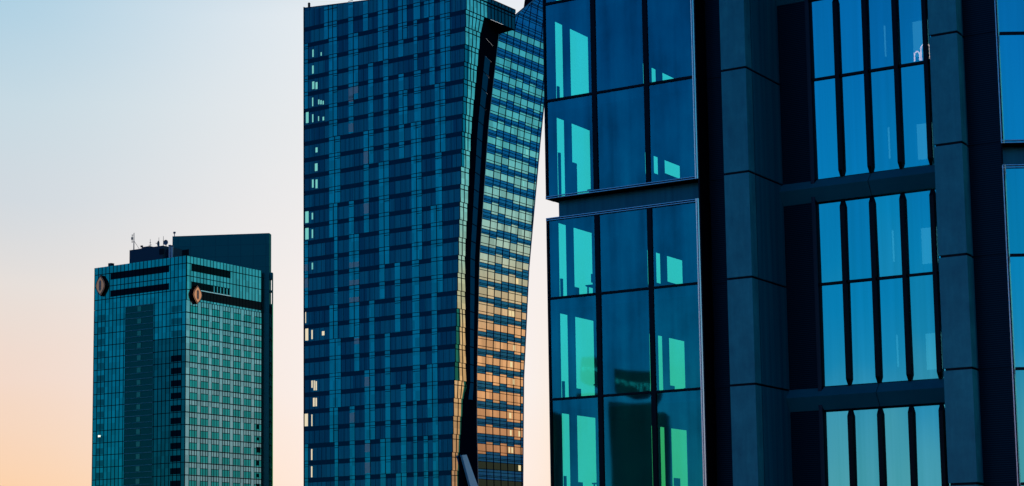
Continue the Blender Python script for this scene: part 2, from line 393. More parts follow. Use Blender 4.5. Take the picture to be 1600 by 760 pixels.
for za, zc in zip(zs, zs[1:]):
    side.quad((US - .02, sl(za), za), (US - .02, srr(za), za), (US - .02, srr(zc), zc), (US - .02, sl(zc), zc))
    side.quad((US - 1.6, sl(za) + .6, za), (US - .02, sl(za), za), (US - .02, sl(zc), zc), (US - 1.6, sl(zc) + .6, zc))
    side.quad((US - .02, srr(za), za), (US - 9, srr(za), za), (US - 9, srr(zc), zc), (US - .02, srr(zc), zc))
side.build('sail_wall', fold, T)
fw = MB(); fwb = MB()
def fp(z, t, d=0): return (uc(z) - .03 + (US - uc(z)) * t + d, sr_(z) + (sl(z) - sr_(z)) * t, z)
for k in range(-2, 30):
    zt = min(ZT - H * k, 197); zl = ZT - H * (k + 1)
    if k < -1: zl += .01
    else: zt -= .02
    fw.quad(fp(zl, 0), fp(zl, 1), fp(zt, 1), fp(zt, 0))
    if 1 <= k < 21: fwb.quad(fp(zl + .1, .34, .12), fp(zl + .1, .66, .12), fp(zt - .1, .66, .12), fp(zt - .1, .34, .12))
fw.build('recess_wall', fold, T); fwb.build('recess_panel', recess_blue, T)
MB().quad((-.6, 6.5, 193.42), (-.0, 6.5, 193.42), (-.0, 19, 193.42), (-6, 19, 193.42)).quad((-.3, 6, 198), (-.3, 19, 197), (-12, 19, 197), (-12, 6, 198)).build('recess_soffit', black, T)
tl = MB()
NC = 7
def colw(z, j):   # mullion j at height z, measured from the leaning left edge
    return min(sl(z) if z <= 194.56 else ip(SL, z), 99) + 2.75 * j + (.6 if j else 0)
for k in range(-6, 27):
    zt = ZT - H * k - .6; zl = zt - H
    blue = MB(); win = MB(); blue_up = MB()
    rows = [(0, .20, 'b'), (.20, .36, 't1'), (.36, .78, 'w'), (.78, .92, 't2'), (.92, 1, 'b')]
    up_ = {1: .75, 2: .15, 3: .2, 4: .55, 5: .8}; dn_ = {0: .75, 1: .7, 2: .45, 3: .3, 4: .6, 5: .85}
    for j in range(0, 8):
        tu = random.random() < up_.get(j, .3); td = random.random() < dn_.get(j, .3)
        for a, c, t_ in rows:
            za, zc = zl + a * H, zl + c * H
            l0, l1 = colw(za, j), colw(zc, j); r0, r1 = colw(za, j + 1), colw(zc, j + 1)
            if j == 0: l0, l1 = ip(SL, za), ip(SL, zc)
            l0, l1 = max(l0, sl(za)), max(l1, sl(zc)); r0, r1 = min(r0, srr(za)), min(r1, srr(zc))
            if r0 - l0 < .02 and r1 - l1 < .02: continue
            r0, r1 = max(r0, l0), max(r1, l1)
            base_ = blue_up if a > .5 else blue
            tgt = base_
            if k > 23: tgt = base_ if t_ != 'w' else win
            elif t_ == 'w': tgt = win if k > -3 else base_
            elif t_ == 't2' and tu and k > -1: tgt = win
            elif t_ == 't1' and td and k > -1: tgt = win
            tgt.quad((US, l0, za), (US, r0, za), (US, r1, zc), (US, l1, zc))
    if not win.f: blue.add(blue_up); blue_up = MB()
    if blue.f: blue.build('sail_panel', sb_, T)
    if blue_up.f: blue_up.build('sail_panel', sb_, T)
    if win.f: win.build('window_band', sg if k <= 23 else sd_, T)
    for a, c, t_ in rows:
        zz = zl + a * H
        if srr(zz) - sl(zz) > .3: tl.box(US - .01, US + .07, sl(zz), srr(zz), zz - .055, zz + .055)
    for j in range(0, 9):
        p0, p1 = colw(zl, j), colw(zt, j)
        if p0 < sl(zl) - .01 or p0 > srr(zl): continue
        p1 = max(p1, sl(zt)) if zt > 194.5 else p1
        tl.prism([(US - .01, p0 - .07, zl), (US - .01, p0 + .07, zl), (US + .08, p0 + .07, zl), (US + .08, p0 - .07, zl)],
                 [(US - .01, p1 - .07, zt), (US - .01, p1 + .07, zt), (US + .08, p1 + .07, zt), (US + .08, p1 - .07, zt)])
lit_cream = emit('lit_room_cream', (1, .80, .42), .85)
for k, j, f_, wd in ((13, 5, .1, .9), (15, 4, .2, .8), (15, 4, .6, .9), (17, 5, -.1, .7), (18, 4, .5, .8), (19, 5, -.1, .6), (21, 4, .35, .8), (22, 4, .45, .6), (22, 5, .7, .6), (23, 4, .2, .5), (23, 4, .6, .6), (24, 5, .55, .9), (5, 5, .5, .7), (7, 5, .3, .5)):
    z_ = ZT - H * (k + 1) - .6 + .40 * H; w_ = colw(z_, j) + f_ * 2.75
    MB().box(US + .01, US + .05, w_, w_ + wd, z_ + .05, z_ + 1.25).build('glow_pane', lit_cream if k > 10 else glow_hi, T)
tl.build('sail_mullions', dark_line, T)
ed = MB()
for za, zc in zip(zs, zs[1:]):
    for f_, s_ in ((sl, -.12), (srr, .0)):
        ed.prism([(US - .3, f_(za) + s_, za), (US + .12, f_(za) + s_, za), (US + .12, f_(za) + s_ + .14, za), (US - .3, f_(za) + s_ + .14, za)],
                 [(US - .3, f_(zc) + s_, zc), (US + .12, f_(zc) + s_, zc), (US + .12, f_(zc) + s_ + .14, zc), (US - .3, f_(zc) + s_ + .14, zc)])
ed.build('sail_edge_trim', flat('edge_trim', (.05, .14, .18), .3, .2), T)
# small glass fin that starts low in the recess
fin = MB().prism([(-4.2, 2.6, 98), (-4.2, 4.3, 98.2), (-4.7, 4.3, 98.2), (-4.7, 2.6, 98)], [(-4.2, 5.5, 91.7), (-4.2, 8.4, 91.7), (-4.7, 8.4, 91.7), (-4.7, 5.5, 91.7)]).prism([(-4.2, 5.5, 91.7), (-4.2, 8.4, 91.7), (-4.7, 8.4, 91.7), (-4.7, 5.5, 91.7)], [(-4.2, 10, 80), (-4.2, 14, 80), (-4.7, 14, 80), (-4.7, 10, 80)])
fin.build('glass_fin', flat('fin_glass', (.45, .95, 1.0), .2, .1), T)
MB().box(U0 + .7, U0 + 1.1, .5, .9, roofz(U0), roofz(U0) + 1.1).build('roof_lamp', black, T)

# ------------------------------------------------------------------ hotel (left)
YH = R(-32.4)
Hh = thing('hotel_tower', 'teal glass high-rise block at left with a taller dark slab behind it and two emblems', 'high-rise', (-89.05, 520, 0), YH)
ZR = 161.9; h = 3.425; WL, WR = 34.45, 31.9
teal = facade_glass('teal_glass', (.0, .09, .09), (.02, .64, .44), .82, .06, .25, (1.5, 1.5, .1), (1.43, 3.4, 0, 1.8))
teal_dim = facade_glass('dim_teal_glass', (.0, .04, .05), (.02, .38, .26), .62, .07, .35, (1.5, 1.5, .1), (1.43, 3.4, 0, 1.8))
hole = facade_glass('louvre_black', (.0006, .003, .005), (.03, .12, .14), .08, .1)
shaft = facade_glass('shaft_dark_teal', (.002, .06, .05), (.02, .34, .22), .26, .12, .4, (.3, .3, 2))
shaftw = facade_glass('shaft_window_glass', (.10, .24, .20), (.25, .6, .3), .35, .07)
core = flat('core_wall', (.001, .018, .028), .4, .06)
pale = facade_glass('pale_enamel_panel', (.10, .28, .30), (.50, .74, .74), .72, .07, .2, (1.5, 1.5, .1), (1.4, 3.4, 0, 1.8, 1))
green = facade_glass('green_window_glass', (.0, .06, .055), (.05, .50, .46), .76, .04, .3, (1.5, 1.5, .1), (1.4, 3.4, 0, 1.8, 1))
tealR = facade_glass('aqua_top_glass', (.0, .07, .08), (.20, .62, .64), .78, .06, .25, (1.5, 1.5, .1), (1.4, 3.4, 0, 1.8, 1))
MB().box(-WL, -.15, .15, WR, 0, ZR - .1).build('wall', core, Hh)
hl = MB()
def hband(u0, u1, z0, z1, name, mat, y=.0): return MB().quad((u0, y, z0), (u1, y, z0), (u1, y, z1), (u0, y, z1)).build(name, mat, Hh)
def hbandR(w0, w1, z0, z1, name, mat, x=.0): return MB().quad((x, w0, z0), (x, w1, z0), (x, w1, z1), (x, w0, z1)).build(name, mat, Hh)
# parapet storeys, left face
for z0, z1 in ((159.85, ZR), (156.25, 159.75), (152.6, 156.15), (149.75, 152.5)):
    hband(-WL, -.12, z0, z1, 'glazing_band', teal)
for z0, z1 in ((157.95, 159.72), (153.05, 154.85)): hband(-28.3, -6.25, z0, z1, 'louvre_band', hole, -.04)
for z0, z1 in ((159.95, ZR), (156.45, 159.85), (152.65, 156.35), (149.75, 152.55)):
    hbandR(.25, WR, z0, z1, 'glazing_band', tealR)
hbandR(2.1, 18.4, 157.9, 159.85, 'louvre_band', hole, .04); hbandR(2.1, 18.4, 153.0, 155.0, 'louvre_band', hole, .04)
hbandR(4.2, WR, 150.3, 152.75, 'sign_recess', black, .05)
MB().box(.03, .3, 5, 18.4, 152.72, 152.95).build('ledge', silver, Hh)
for j in range(6):
    w0 = 11.2 + j * 1.36; hbandR(w0, w0 + .45, 153.1, 154.8, 'louvre_fin', tealR, .07)
for j in range(25): x = -WL + j * WL / 24; hl.box(x - .055, x + .055, -.09, .0, 149.7, ZR)
for j in range(24):
    y = .25 + j * (WR - .25) / 23; hl.box(0, .08, y - .055, y + .055, 149.7, ZR)
for z in (159.8, 156.2, 152.55): hl.box(-WL, 0, -.1, .0, z - .09, z + .09)
for z in (159.9, 156.4, 152.6): hl.box(.0, .1, 0, WR, z - .09, z + .09)
z_top = 149.7
hw = []
lit_small = emit('small_lamp', (1, .95, .8), 2.0)
for k in range(0, 43):
    z1 = z_top - k * h; z0 = z1 - h
    if z0 < 2: break
    vis = z1 > 96
    # left face: curtain wall, balcony shaft, curtain wall, column of dark windows
    g1 = MB(); g1.quad((-WL, 0, z0 + .1), (-22.45, 0, z0 + .1), (-22.45, 0, z1 - .1), (-WL, 0, z1 - .1)); g1.build('glazing_band', teal, Hh)
    hband(-11.8, -.15, z0 + .1, z1 - .1, 'glazing_band', teal if k < 3 else teal_dim)
    hband(-32.9, -30.4, z0 + .25, z0 + 1.95, 'window', teal_dim, -.03)
    hband(-5.25, -1.55, z0 + .3, z0 + 2.0, 'window', hole if k > 3 else teal_dim, -.03)
    bm_ = MB().quad((-22.4, .1, z0), (-11.85, .1, z0), (-11.85, .1, z1), (-22.4, .1, z1)); bm_.build('shaft_wall', shaft, Hh)
    if vis:
        MB().box(-22.4, -11.85, -.1, .12, z1 - .16, z1).box(-22.4, -11.85, -.1, .12, z0 + 1.42, z0 + 1.54).build('balcony_rail', flat('rail_%d' % k, (.10, .42, .36), .4, .1) if k == 0 else bpy.data.materials['rail_0'], Hh)
        MB().box(-17.9, -16.5, .0, .08, z0 + 1.7, z0 + 3.1).build('shaft_window', shaftw, Hh)
    for zz in (z0,): hl.box(-WL, -22.4, -.1, .0, zz - .09, zz + .09); hl.box(-11.85, 0, -.1, .0, zz - .09, zz + .09)
    # right face
    pb = MB(); pb.quad((0, .2, z0 + .1), (0, WR, z0 + .1), (0, WR, z1 - .1), (0, .2, z1 - .1)); pb.build('panel_band', pale, Hh)
    for j in range(7):
        w0 = 1.75 + j * 4.53; w1 = min(w0 + 3.05, WR)
        q = MB().quad((.03, w0, z0 + .18), (.03, w1, z0 + .18), (.03, w1, z0 + 1.9), (.03, w0, z0 + 1.9)); hw.append((vis, q))
        hl.box(0, .09, w0, w1, z0 + 1.9, z0 + 2.05)
    hl.box(.0, .12, 0, WR, z0 - .12, z0 + .12)
for j in range(25):
    x = -WL + j * WL / 24
    if not (-22.6 < x < -11.9): hl.box(x - .055, x + .055, -.09, .0, 0, 149.7)
for j in range(7):
    w0 = 1.75 + j * 4.53
    for w_ in (w0, w0 + .95, w0 + 2.1, w0 + 3.05):
        if w_ < WR: hl.box(0, .08, w_ - .06, w_ + .06, 0, 149.7)
hl.build('mullion_grid', dark_line, Hh)
i = 0; hr = MB()
for vis, q in hw:
    if i < 88: q.build('window', green, Hh); i += 1
    else:
        n0 = len(hr.v); hr.v += q.v; hr.f += [tuple(a + n0 for a in f) for f in q.f]
hr.build('window', green, Hh, kind='stuff')
MB().box(-32.2, -31.95, -.1, -.03, 113.7, 114.2).box(-31.7, -31.45, -.1, -.03, 113.7, 114.2).build('glow_pane', lit_small, Hh)
# torn reflections near the far edge, imitated by small black plates
bo = MB()
for k in range(9, 17):
    z0 = z_top - (k + 1) * h; bo.box(.02, .06, 29.6 + random.random() * .5, 30.9 + random.random() * .8, z0 + .3 + random.random() * .5, z0 + 1.6 + random.random() * .8)
bo.build('torn_reflection', hole, Hh)
# tall dark slab behind, turned a little, with its return at right
ang = R(-6) - YH
ca, sa = cos(ang), sin(ang)
def loc(X, Y):   # world -> hotel frame
    dx, dy = X + 89.05, Y - 520; return (dx * cos(YH) + dy * sin(YH), -dx * sin(YH) + dy * cos(YH))
sA, sB = loc(-98.5, 551.5), loc(-69.9, 548.5)
nx, ny = (sB[1] - sA[1]), -(sB[0] - sA[0]); ln = math.hypot(nx, ny); nx, ny = -nx / ln, -ny / ln
if loc(0, 0)[1] < 0 and ny < 0: nx, ny = -nx, -ny
def bk(p, d): return (p[0] + nx * d, p[1] + ny * d)
M = Mat('slab_panels')
sx_ = M.n('ShaderNodeTexBrick'); sx_.offset = 0
mpp = M.n('ShaderNodeMapping'); mpp.inputs['Scale'].default_value = (.3, .3, .3); mpp.inputs['Rotation'].default_value = (R(90), 0, 0); M.l(M.pos(), mpp.inputs[0]); M.l(mpp.outputs[0], sx_.inputs['Vector'])
sx_.inputs['Color1'].default_value = (.004, .16, .125, 1); sx_.inputs['Color2'].default_value = (.003, .135, .105, 1); sx_.inputs['Mortar'].default_value = (.002, .10, .08, 1); sx_.inputs['Mortar Size'].default_value = .03; sx_.inputs['Scale'].default_value = 1; sx_.inputs['Brick Width'].default_value = 1; sx_.inputs['Row Height'].default_value = 1
slabm = M.out(M.mixs(.12, M.diffuse(sx_.outputs['Color']), M.gloss((.05, .4, .45), .2)))
p0, p1, p2, p3 = sA, sB, bk(sB, 2.5), bk(sA, 9)
MB().prism([(p[0], p[1], 0) for p in (p0, p1, p2, p3)], [(p[0], p[1], 173.2) for p in (p0, p1, p2, p3)]).build('rear_slab', slabm, Hh)
rq = [loc(-69.88, 548.7), loc(-68.95, 548.4), loc(-68.95, 550.2), loc(-69.88, 550.5)]
MB().prism([(p[0], p[1], 0) for p in rq], [(p[0], p[1], 152.4) for p in rq]).build('side_strip', teal_dim, Hh)
fr = MB()
def rb(a0, a1, z0, z1, sh=0):
    A, B_ = rq[0], rq[1]; D = rq[3]
    pt = lambda t, d: (A[0] + (B_[0] - A[0]) * t + (D[0] - A[0]) * d, A[1] + (B_[1] - A[1]) * t + (D[1] - A[1]) * d)
    q = [pt(a0, 0), pt(a1, 0), pt(a1, 1), pt(a0, 1)]
    fr.prism([(p[0], p[1], z0) for p in q], [(p[0], p[1], z1) for p in q])
rb(.82, 1, 152.4, 161.6); rb(0, .82, 155.9, 156.4); rb(0, .82, 159.6, 161.6)
fr.build('open_frame', slabm, Hh)
# emblems: pointed ovals on boxes, an upright ribbed bar in the middle
def glow_face(name, c, e):      # added glow imitates warm sky mirrored in the copper face
    M = Mat(name); x = M.n('ShaderNodeEmission'); x.inputs[0].default_value = c + (1,); x.inputs[1].default_value = e
    a = M.n('ShaderNodeAddShader'); M.l(M.diffuse(c), a.inputs[0]); M.l(x.outputs[0], a.inputs[1]); return M.out(a.outputs[0])
def emblem(name, label, org, ax, out_, mface, w_, hgt):
    e = thing(name, label, 'sign', (0, 0, 0), 0, 'leaf-shaped emblems on the teal high-rise')
    Mx = Matrix.Translation((-89.05, 520, 0)) @ Matrix.Rotation(YH, 4, 'Z')
    e.location = Mx @ Vector(org); e.rotation_euler.z = YH + (0 if ax == 'x' else R(90))
    def ves(s, n=14):
        pts = []
        for t in range(n + 1):
            a = -1 + 2 * t / n; pts.append((w_ * s * (1 - a * a) ** 1.2, a * hgt * s))
        for t in range(1, n):
            a = 1 - 2 * t / n; pts.append((-w_ * s * (1 - a * a) ** 1.2, a * hgt * s))
        return pts
    bx = ves(1.0); MB().prism([(x, -.7, z) for x, z in bx], [(x, .0, z) for x, z in bx]).build('sign_box', black, e)
    fc = ves(.96); MB().prism([(x, -.82, z) for x, z in fc], [(x, -.7, z) for x, z in fc]).build('sign_face', mface, e)
    bar = MB()
    bar.box(-.16, .16, -.9, -.83, -hgt * .52, hgt * .52)
    bar.box(-.42, -.26, -.9, -.83, -hgt * .42, hgt * .42); bar.box(.26, .42, -.9, -.83, -hgt * .42, hgt * .42)
    bar.build('sign_bar', flat('emblem_bar_' + name, (.06, .20, .22), .4, .1) if ax == 'x' else flat('emblem_bar_c', (.30, .22, .16), .4, .1), e)
    rim = MB(); o_, i_ = ves(.98), ves(.84)
    n = len(o_)
    for k in range(n):
        j = (k + 1) % n
        rim.prism([(o_[k][0], -.88, o_[k][1]), (o_[j][0], -.88, o_[j][1]), (i_[j][0], -.88, i_[j][1]), (i_[k][0], -.88, i_[k][1])],
                  [(o_[k][0], -.83, o_[k][1]), (o_[j][0], -.83, o_[j][1]), (i_[j][0], -.83, i_[j][1]), (i_[k][0], -.83, i_[k][1])])
    rim.build('sign_rim', flat('emblem_rim_' + name, (.10, .07, .05) if ax == 'x' else (.35, .16, .08), .4, .1), e)
emblem('emblem_sign', 'dull brown leaf-shaped emblem high on the shaded left face of the teal high-rise', (-31.4, -.1, 156.5), 'x', 0, glow_face('emblem_brown', (.42, .26, .16), .36), 1.75, 3.0)
emblem('emblem_sign', 'copper leaf-shaped emblem at the front corner, ahead of the black band on the teal high-rise', (.12, 3.75, 151.4), 'y', 0, glow_face('emblem_copper', (.95, .42, .19), .50), 1.75, 2.6)
# rooftop plant
MB().box(-26.9, -14.2, 6, 14, ZR - .3, 167.1).box(-14.2, -12.6, 8, 14, ZR - .3, 166.4).build('plant_room', flat('plant_wall', (.003, .045, .075), .5, .05), Hh)
MB().box(-15.4, -13.6, 5.8, 6.0, 164.6, 166.2).box(-9.3, -6.8, 8.5, 8.7, 163.4, 165.6).build('plant_louvre', black, Hh)
MB().box(-22.6, -19.6, 6.4, 10, 167.1, 167.6).box(-29.9, -28.7, .6, 1.8, ZR - .1, 162.9).build('roof_hatch', core, Hh)
MHx = Matrix.Translation((-89.05, 520, 0)) @ Matrix.Rotation(YH, 4, 'Z')
steel = flat('galvanised_steel', (.32, .36, .38), .35, .25); grey = flat('weathered_grey', (.12, .15, .17), .5, .08)
def roof_thing(name, label, cat, u, w_, z, group=None): return thing(name, label, cat, MHx @ Vector((u, w_, z)), YH, group)
v = roof_thing('vent_stack', 'pair of shiny metal flue pipes rising beside the plant room on the teal high-rise', 'flue', -10.4, 5.2, ZR - .2)
for x_, z_ in ((-.42, 4.7), (.42, 4.5)):
    MB().tube((x_, 0, 0), (x_, 0, z_), .33, n=14).build('flue_pipe', steel, v); MB().tube((x_, 0, z_), (x_, 0, z_ + .35), .42, n=14).build('flue_cap', grey, v)
a_ = roof_thing('antenna_mast', 'tallest lattice antenna mast with a sloping stay on the left of the plant room roof', 'antenna', -26.2, 7, 167.0)
MB().tube((0, 0, 0), (0, 0, 5.2), .16, .09).build('mast', grey, a_)
MB().tube((0, 0, 2.9), (2.2, .2, 0), .05).build('stay', grey, a_)
MB().tube((-.7, 0, 2.4), (-.7, 0, 4.8), .09).tube((-.7, 0, 2.6), (0, 0, 2.6), .05).tube((-.7, 0, 4.6), (0, 0, 4.6), .05).box(-.92, -.52, -.18, .18, 3.3, 4.0).build('panel_antenna', grey, a_)
for u, hh, lab in ((-21.8, 2.8, 'thin aerial with a cross bar on the plant room hatch of the teal high-rise'), (-18.5, 2.9, 'slender whip aerial rising just behind the left round dish'), (-16.8, 3.1, 'slender whip aerial rising between the two round dishes')):
    q = roof_thing('aerial', lab, 'antenna', u, 9, 167.4, 'aerials on the roof of the teal high-rise')
    MB().tube((0, 0, 0), (0, 0, hh), .09, .05).build('mast', grey, q)
    if hh == 2.8: MB().box(-.6, .55, -.06, .06, 1.0, 1.12).box(-.3, .3, -.06, .06, 1.7, 1.8).build('crossbar', grey, q)
q = roof_thing('roof_camera', 'small camera on a short post left on the plant room roof', 'camera', -23.4, 7, 167.0)
MB().tube((0, 0, 0), (0, 0, 1.2), .06).build('post', grey, q); MB().box(-.1, .55, -.2, .2, .8, 1.2).build('camera_body', black, q)
q = roof_thing('roof_lamp', 'small warning lamp on the left end of the dark slab roof', 'lamp', 0, 0, 0)
q.location = (-98.0, 551.9, 173.2); MB().tube((0, 0, 0), (0, 0, .9), .12).build('post', grey, q); MB().box(-.3, .3, -.2, .2, .9, 1.4).build('lamp_head', grey, q)
def dish(u, w_, z, r, rz, lab, mat):
    q = roof_thing('satellite_dish', lab, 'satellite dish', u, w_, z, 'dishes on the roof of the teal high-rise')
    q.rotation_euler.z += rz
    mb = MB(); n = 20; rings = []
    for t in range(5):
        rr = r * t / 4; rings.append([(rr * cos(2 * math.pi * a / n), .22 * r * (1 - (t / 4) ** 2), 1.25 + rr * sin(2 * math.pi * a / n)) for a in range(n)])
    for t in range(4):
        for a in range(n):
            c = (a + 1) % n; mb.quad(rings[t][a], rings[t][c], rings[t + 1][c], rings[t + 1][a])
    mb.build('reflector', mat, q, smooth=True)
    MB().tube((0, .3, 0), (0, .3, 1.25), .1).build('post', grey, q)
    MB().tube((0, .2, 1.25), (0, -.6, 1.25), .05).box(-.1, .1, -.75, -.55, 1.15, 1.35).build('feed_horn', grey, q)
dish(-17.8, 8, 167.1, .78, R(-20), 'dark round dish at the left of the pair on the plant room roof', flat('dish_dark', (.03, .09, .12), .4, .1))
dish(-15.0, 8, 167.1, .76, R(15), 'paler grey round dish on the plant room edge nearest the flue pipes', flat('dish_pale', (.16, .22, .24), .4, .1))

# ------------------------------------------------------------------ foreground office building (right)
YF = R(-31.62)
F = thing('office_building', 'near-black office building with big blue window bays and stone-grey pillars filling the right foreground', 'office building', (8.882, 70, 0), YF)
S = 3.97; ZJ = 85.25
M = Mat('pillar_stone')
n1 = M.noise(.55, (1, 1, .6), 6, .65); n2 = M.noise(5, (1, 1, .12), 3, .6); n3 = M.noise(1.7, (1, 1, .9), 5, .7)
mxv = M.math('ADD', M.math('MULTIPLY', n1, .5), M.math('ADD', M.math('MULTIPLY', n2, .2), M.math('MULTIPLY', n3, .3)))
pill = M.out(M.mixs(.12, M.diffuse(M.ramp(mxv, [(.36, (.020, .23, .235)), (.5, (.034, .36, .34)), (.64, (.055, .52, .46))])), M.gloss((.25, .6, .65), .35)))
M = Mat('side_panel_metal'); n1 = M.noise(1, (3, 3, .08), 3, .6)
sidem = M.out(M.mixs(.12, M.diffuse(M.ramp(n1, [(.3, (.010, .16, .19)), (.7, (.022, .30, .31))])), M.gloss((.1, .4, .5), .3)))
M = Mat('louvre_metal'); wv = M.n('ShaderNodeTexWave', bands_direction='Z'); wv.inputs['Scale'].default_value = 4.2; M.l(M.pos(), wv.inputs['Vector'])
louv = M.out(M.mixs(.05, M.diffuse(M.ramp(wv.outputs['Fac'], [(.35, (.003, .009, .016)), (.9, (.012, .036, .054))])), M.gloss((.1, .3, .4), .4)))
# bay glass: see-through, coloured, with a blue mirror coat
M = Mat('bay_glass'); wv_ = M.noise(.5, (1, 1, .35), 1)
stv = M.math('ADD', M.math('MULTIPLY', M.noise(1.0, (1.6, 1.6, .10), 3), .55), M.math('MULTIPLY', M.noise(.55, (1, 1, .7), 4, .6), .45))
tintb = M.ramp(stv, [(.34, (.008, .40, .46)), (.5, (.016, .72, .78)), (.66, (.02, 1.0, 1.0))])  # blotches put into the mirror tint imitate cloudy reflections
bayg = M.out(M.mixs(.36, M.transp((.13, .92, .87)), M.gloss(tintb, .02, M.bump(wv_, .004, 1.0))))
M = Mat('side_glass'); sideg = M.out(M.mixs(.05, M.transp((.34, .96, .90)), M.gloss((.2, .6, .7), .03)))
# middle windows: stronger mirror, curtains behind
M = Mat('mid_window_glass'); wv_ = M.noise(.5, (1, 1, .35), 1); stv = M.noise(1.0, (3.5, 3.5, .06), 3)
stv = M.math('ADD', M.math('MULTIPLY', stv, .7), M.math('MULTIPLY', cellrand(M, 1.17, 3.97, 1.25, 85.25 - 39.7), .3))
tintm = M.ramp(stv, [(.3, (.10, .84, .78)), (.7, (.15, 1.0, .96))])
midg = M.out(M.mixs(.88, M.transp((.6, .75, .8)), M.gloss(tintm, .03, M.bump(wv_, .03, 1.0))))
blindm = curtain('office_blind', 0, 0, 0, S, (.02, .12, .2), (.05, .3, .42), .02)
inner = flat('interior_wall', (.03, .07, .10)); ceilm = flat('ceiling_board', (.05, .10, .13)); slabc = flat('interior_slab', (.03, .05, .06))
joints = [ZJ + S * k for k in range(-8, 11)]
ZB, ZTOP = joints[0], joints[-1]
U_L, U_R = -8.75, -2.03
# --- pillars with their joints
def pillar(u0, u1):
    mb = MB()
    for z0, z1 in zip(joints, joints[1:]):
        c = .02
        mb.box(u0, u1, 0, .54, z0 + .045, z1 - .045)
    n0 = len(mb.f); mb.box(u0 + .05, u1 - .05, .06, .58, ZB, ZTOP)
    for k in range(n0, len(mb.f)): mb.mi[k] = 1
    return mb.build('pillar', (pill, black), F)
pillar(-1.01, 0); pillar(7.12, 8.14)
def sidewall(u0, u1):
    mb = MB()
    for z0, z1 in zip(joints, joints[1:]): mb.box(u0, u1, .61, 3.13, z0 + .04, z1 - .04)
    n0 = len(mb.f); mb.box(u0 + .06, u1 - .06, .585, 3.1, ZB, ZTOP)
    for k in range(n0, len(mb.f)): mb.mi[k] = 1
    return mb.build('side_panel', (sidem, black), F)
sidewall(-.95, -.005); sidewall(7.18, 8.10)
# --- louvre walls
for u0, u1 in ((U_R + .04, -.9), (8.1, 9.26)):
    mb = MB()
    for z0, z1 in zip(joints, joints[1:]): mb.box(u0, u1, .8, 1.0, z0 + .02, z1 - .02)
    mb.box(u0 + .01, u1 - .01, .83, 1.0, ZB, ZTOP)
    mb.build('louvre_panel', louv, F)
MB().box(.02, 1.30, 3.1, 3.3, ZB, ZTOP).build('louvre_panel', louv, F)
MB().box(1.22, 1.36, 2.95, 3.1, ZB, ZTOP).build('jamb', flat('jamb_dark', (.004, .02, .04), .4, .05), F)
# --- left bay: panes in three columns
mull = [U_L, -6.5, -4.2, U_R]
slots = [ZJ - 12 * S / 3 * 1 - S * 0 + .0]
slot_idx = [k for k in range(len(joints)) if (k - 8) % 4 == 0]      # a recessed slot every four storeys
def zlow(k): return joints[k] - .03 if k in slot_idx else joints[k] - .02
def zrow(k):    # glass from joint k to k+1
    return (joints[k] - .03 if k in slot_idx else joints[k] - .03), (joints[k + 1] - .79 if k + 1 in slot_idx else joints[k + 1] - .03)
fm = MB()
for k in range(3, len(joints) - 3):
    z0, z1 = zrow(k)
    for j in range(3):
        a, c = mull[j], mull[j + 1]
        la = a + (.07 if j == 0 else .10); lc = c - (.14 if j == 2 else .10)
        a1_, a2_ = tilt() * .5, tilt() * .3; MB().quad((la, .04 + a1_ + a2_, z0 + .045), (lc, .04 + a1_ - a2_, z0 + .045), (lc, .04 - a1_ - a2_, z1 - .045), (la, .04 - a1_ + a2_, z1 - .045)).build('window_pane', bayg, F)
    # transom
    if k not in slot_idx: fm.box(U_L + .05, U_R - .02, -.02, .12, z0 - .045, z0 + .045)
for s0, s1 in zip(slot_idx, slot_idx[1:]):
    z0, z1 = joints[s0] - .03, joints[s1] - .79
    for u in mull[1:3]: fm.box(u - .10, u + .10, -.01, .3, z0, z1)
    fm.box(U_L, U_L + .07, -.03, .15, z0, z1)
fm.build('window_frame', black, F)
# bright metal edge lines round each bay
tr = MB()
for s0, s1 in zip(slot_idx, slot_idx[1:]):
    z0, z1 = joints[s0] - .03, joints[s1] - .79; tr = MB()
    for o_ in (0, .075):
        x_ = U_R - .15 + o_      # folded strip: its bevelled side looks to the right
        q_ = ((x_, .02), (x_ + .004, -.085), (x_ + .034, -.042), (x_ + .04, .02)); tr.prism([(a_, b_, z0) for a_, b_ in q_], [(a_, b_, z1) for a_, b_ in q_])
        for zz in (z0 + .02 + o_, z1 - .02 - o_): tr.tube((U_L, -.03, zz), (U_R - .045, -.03, zz), .024, n=12)
    tr.build('metal_trim', silver, F)
MB().box(U_R - .06, U_R + .0, .0, .8, ZB, ZTOP).build('bay_return', black, F)
# slots: recessed dark wall, black soffits
sm_ = MB(); sf = MB()
for s0 in slot_idx:
    zs_ = joints[s0]
    MB().box(-8.5, U_R - .06, .55, .7, zs_ - .79, zs_ - .03).build('slot_wall', sidem, F); sf = MB()
    sf.prism([(U_L, 0, zs_ - .79), (U_R - .06, 0, zs_ - .79), (U_R - .06, .6, zs_ - .79), (U_L, .6, zs_ - .79)], [(U_L, 0, zs_ - .84), (U_R - .06, 0, zs_ - .84), (U_R - .06, .6, zs_ - .84), (U_L, .6, zs_ - .84)])
    sf.prism([(U_L, 0, zs_ + .02), (U_R - .06, 0, zs_ + .02), (U_R - .06, .6, zs_ + .02), (U_L, .6, zs_ + .02)], [(U_L, 0, zs_ - .03), (U_R - .06, 0, zs_ - .03), (U_R - .06, .6, zs_ - .03), (U_L, .6, zs_ - .03)])
    sf.build('slot_soffit', black, F)
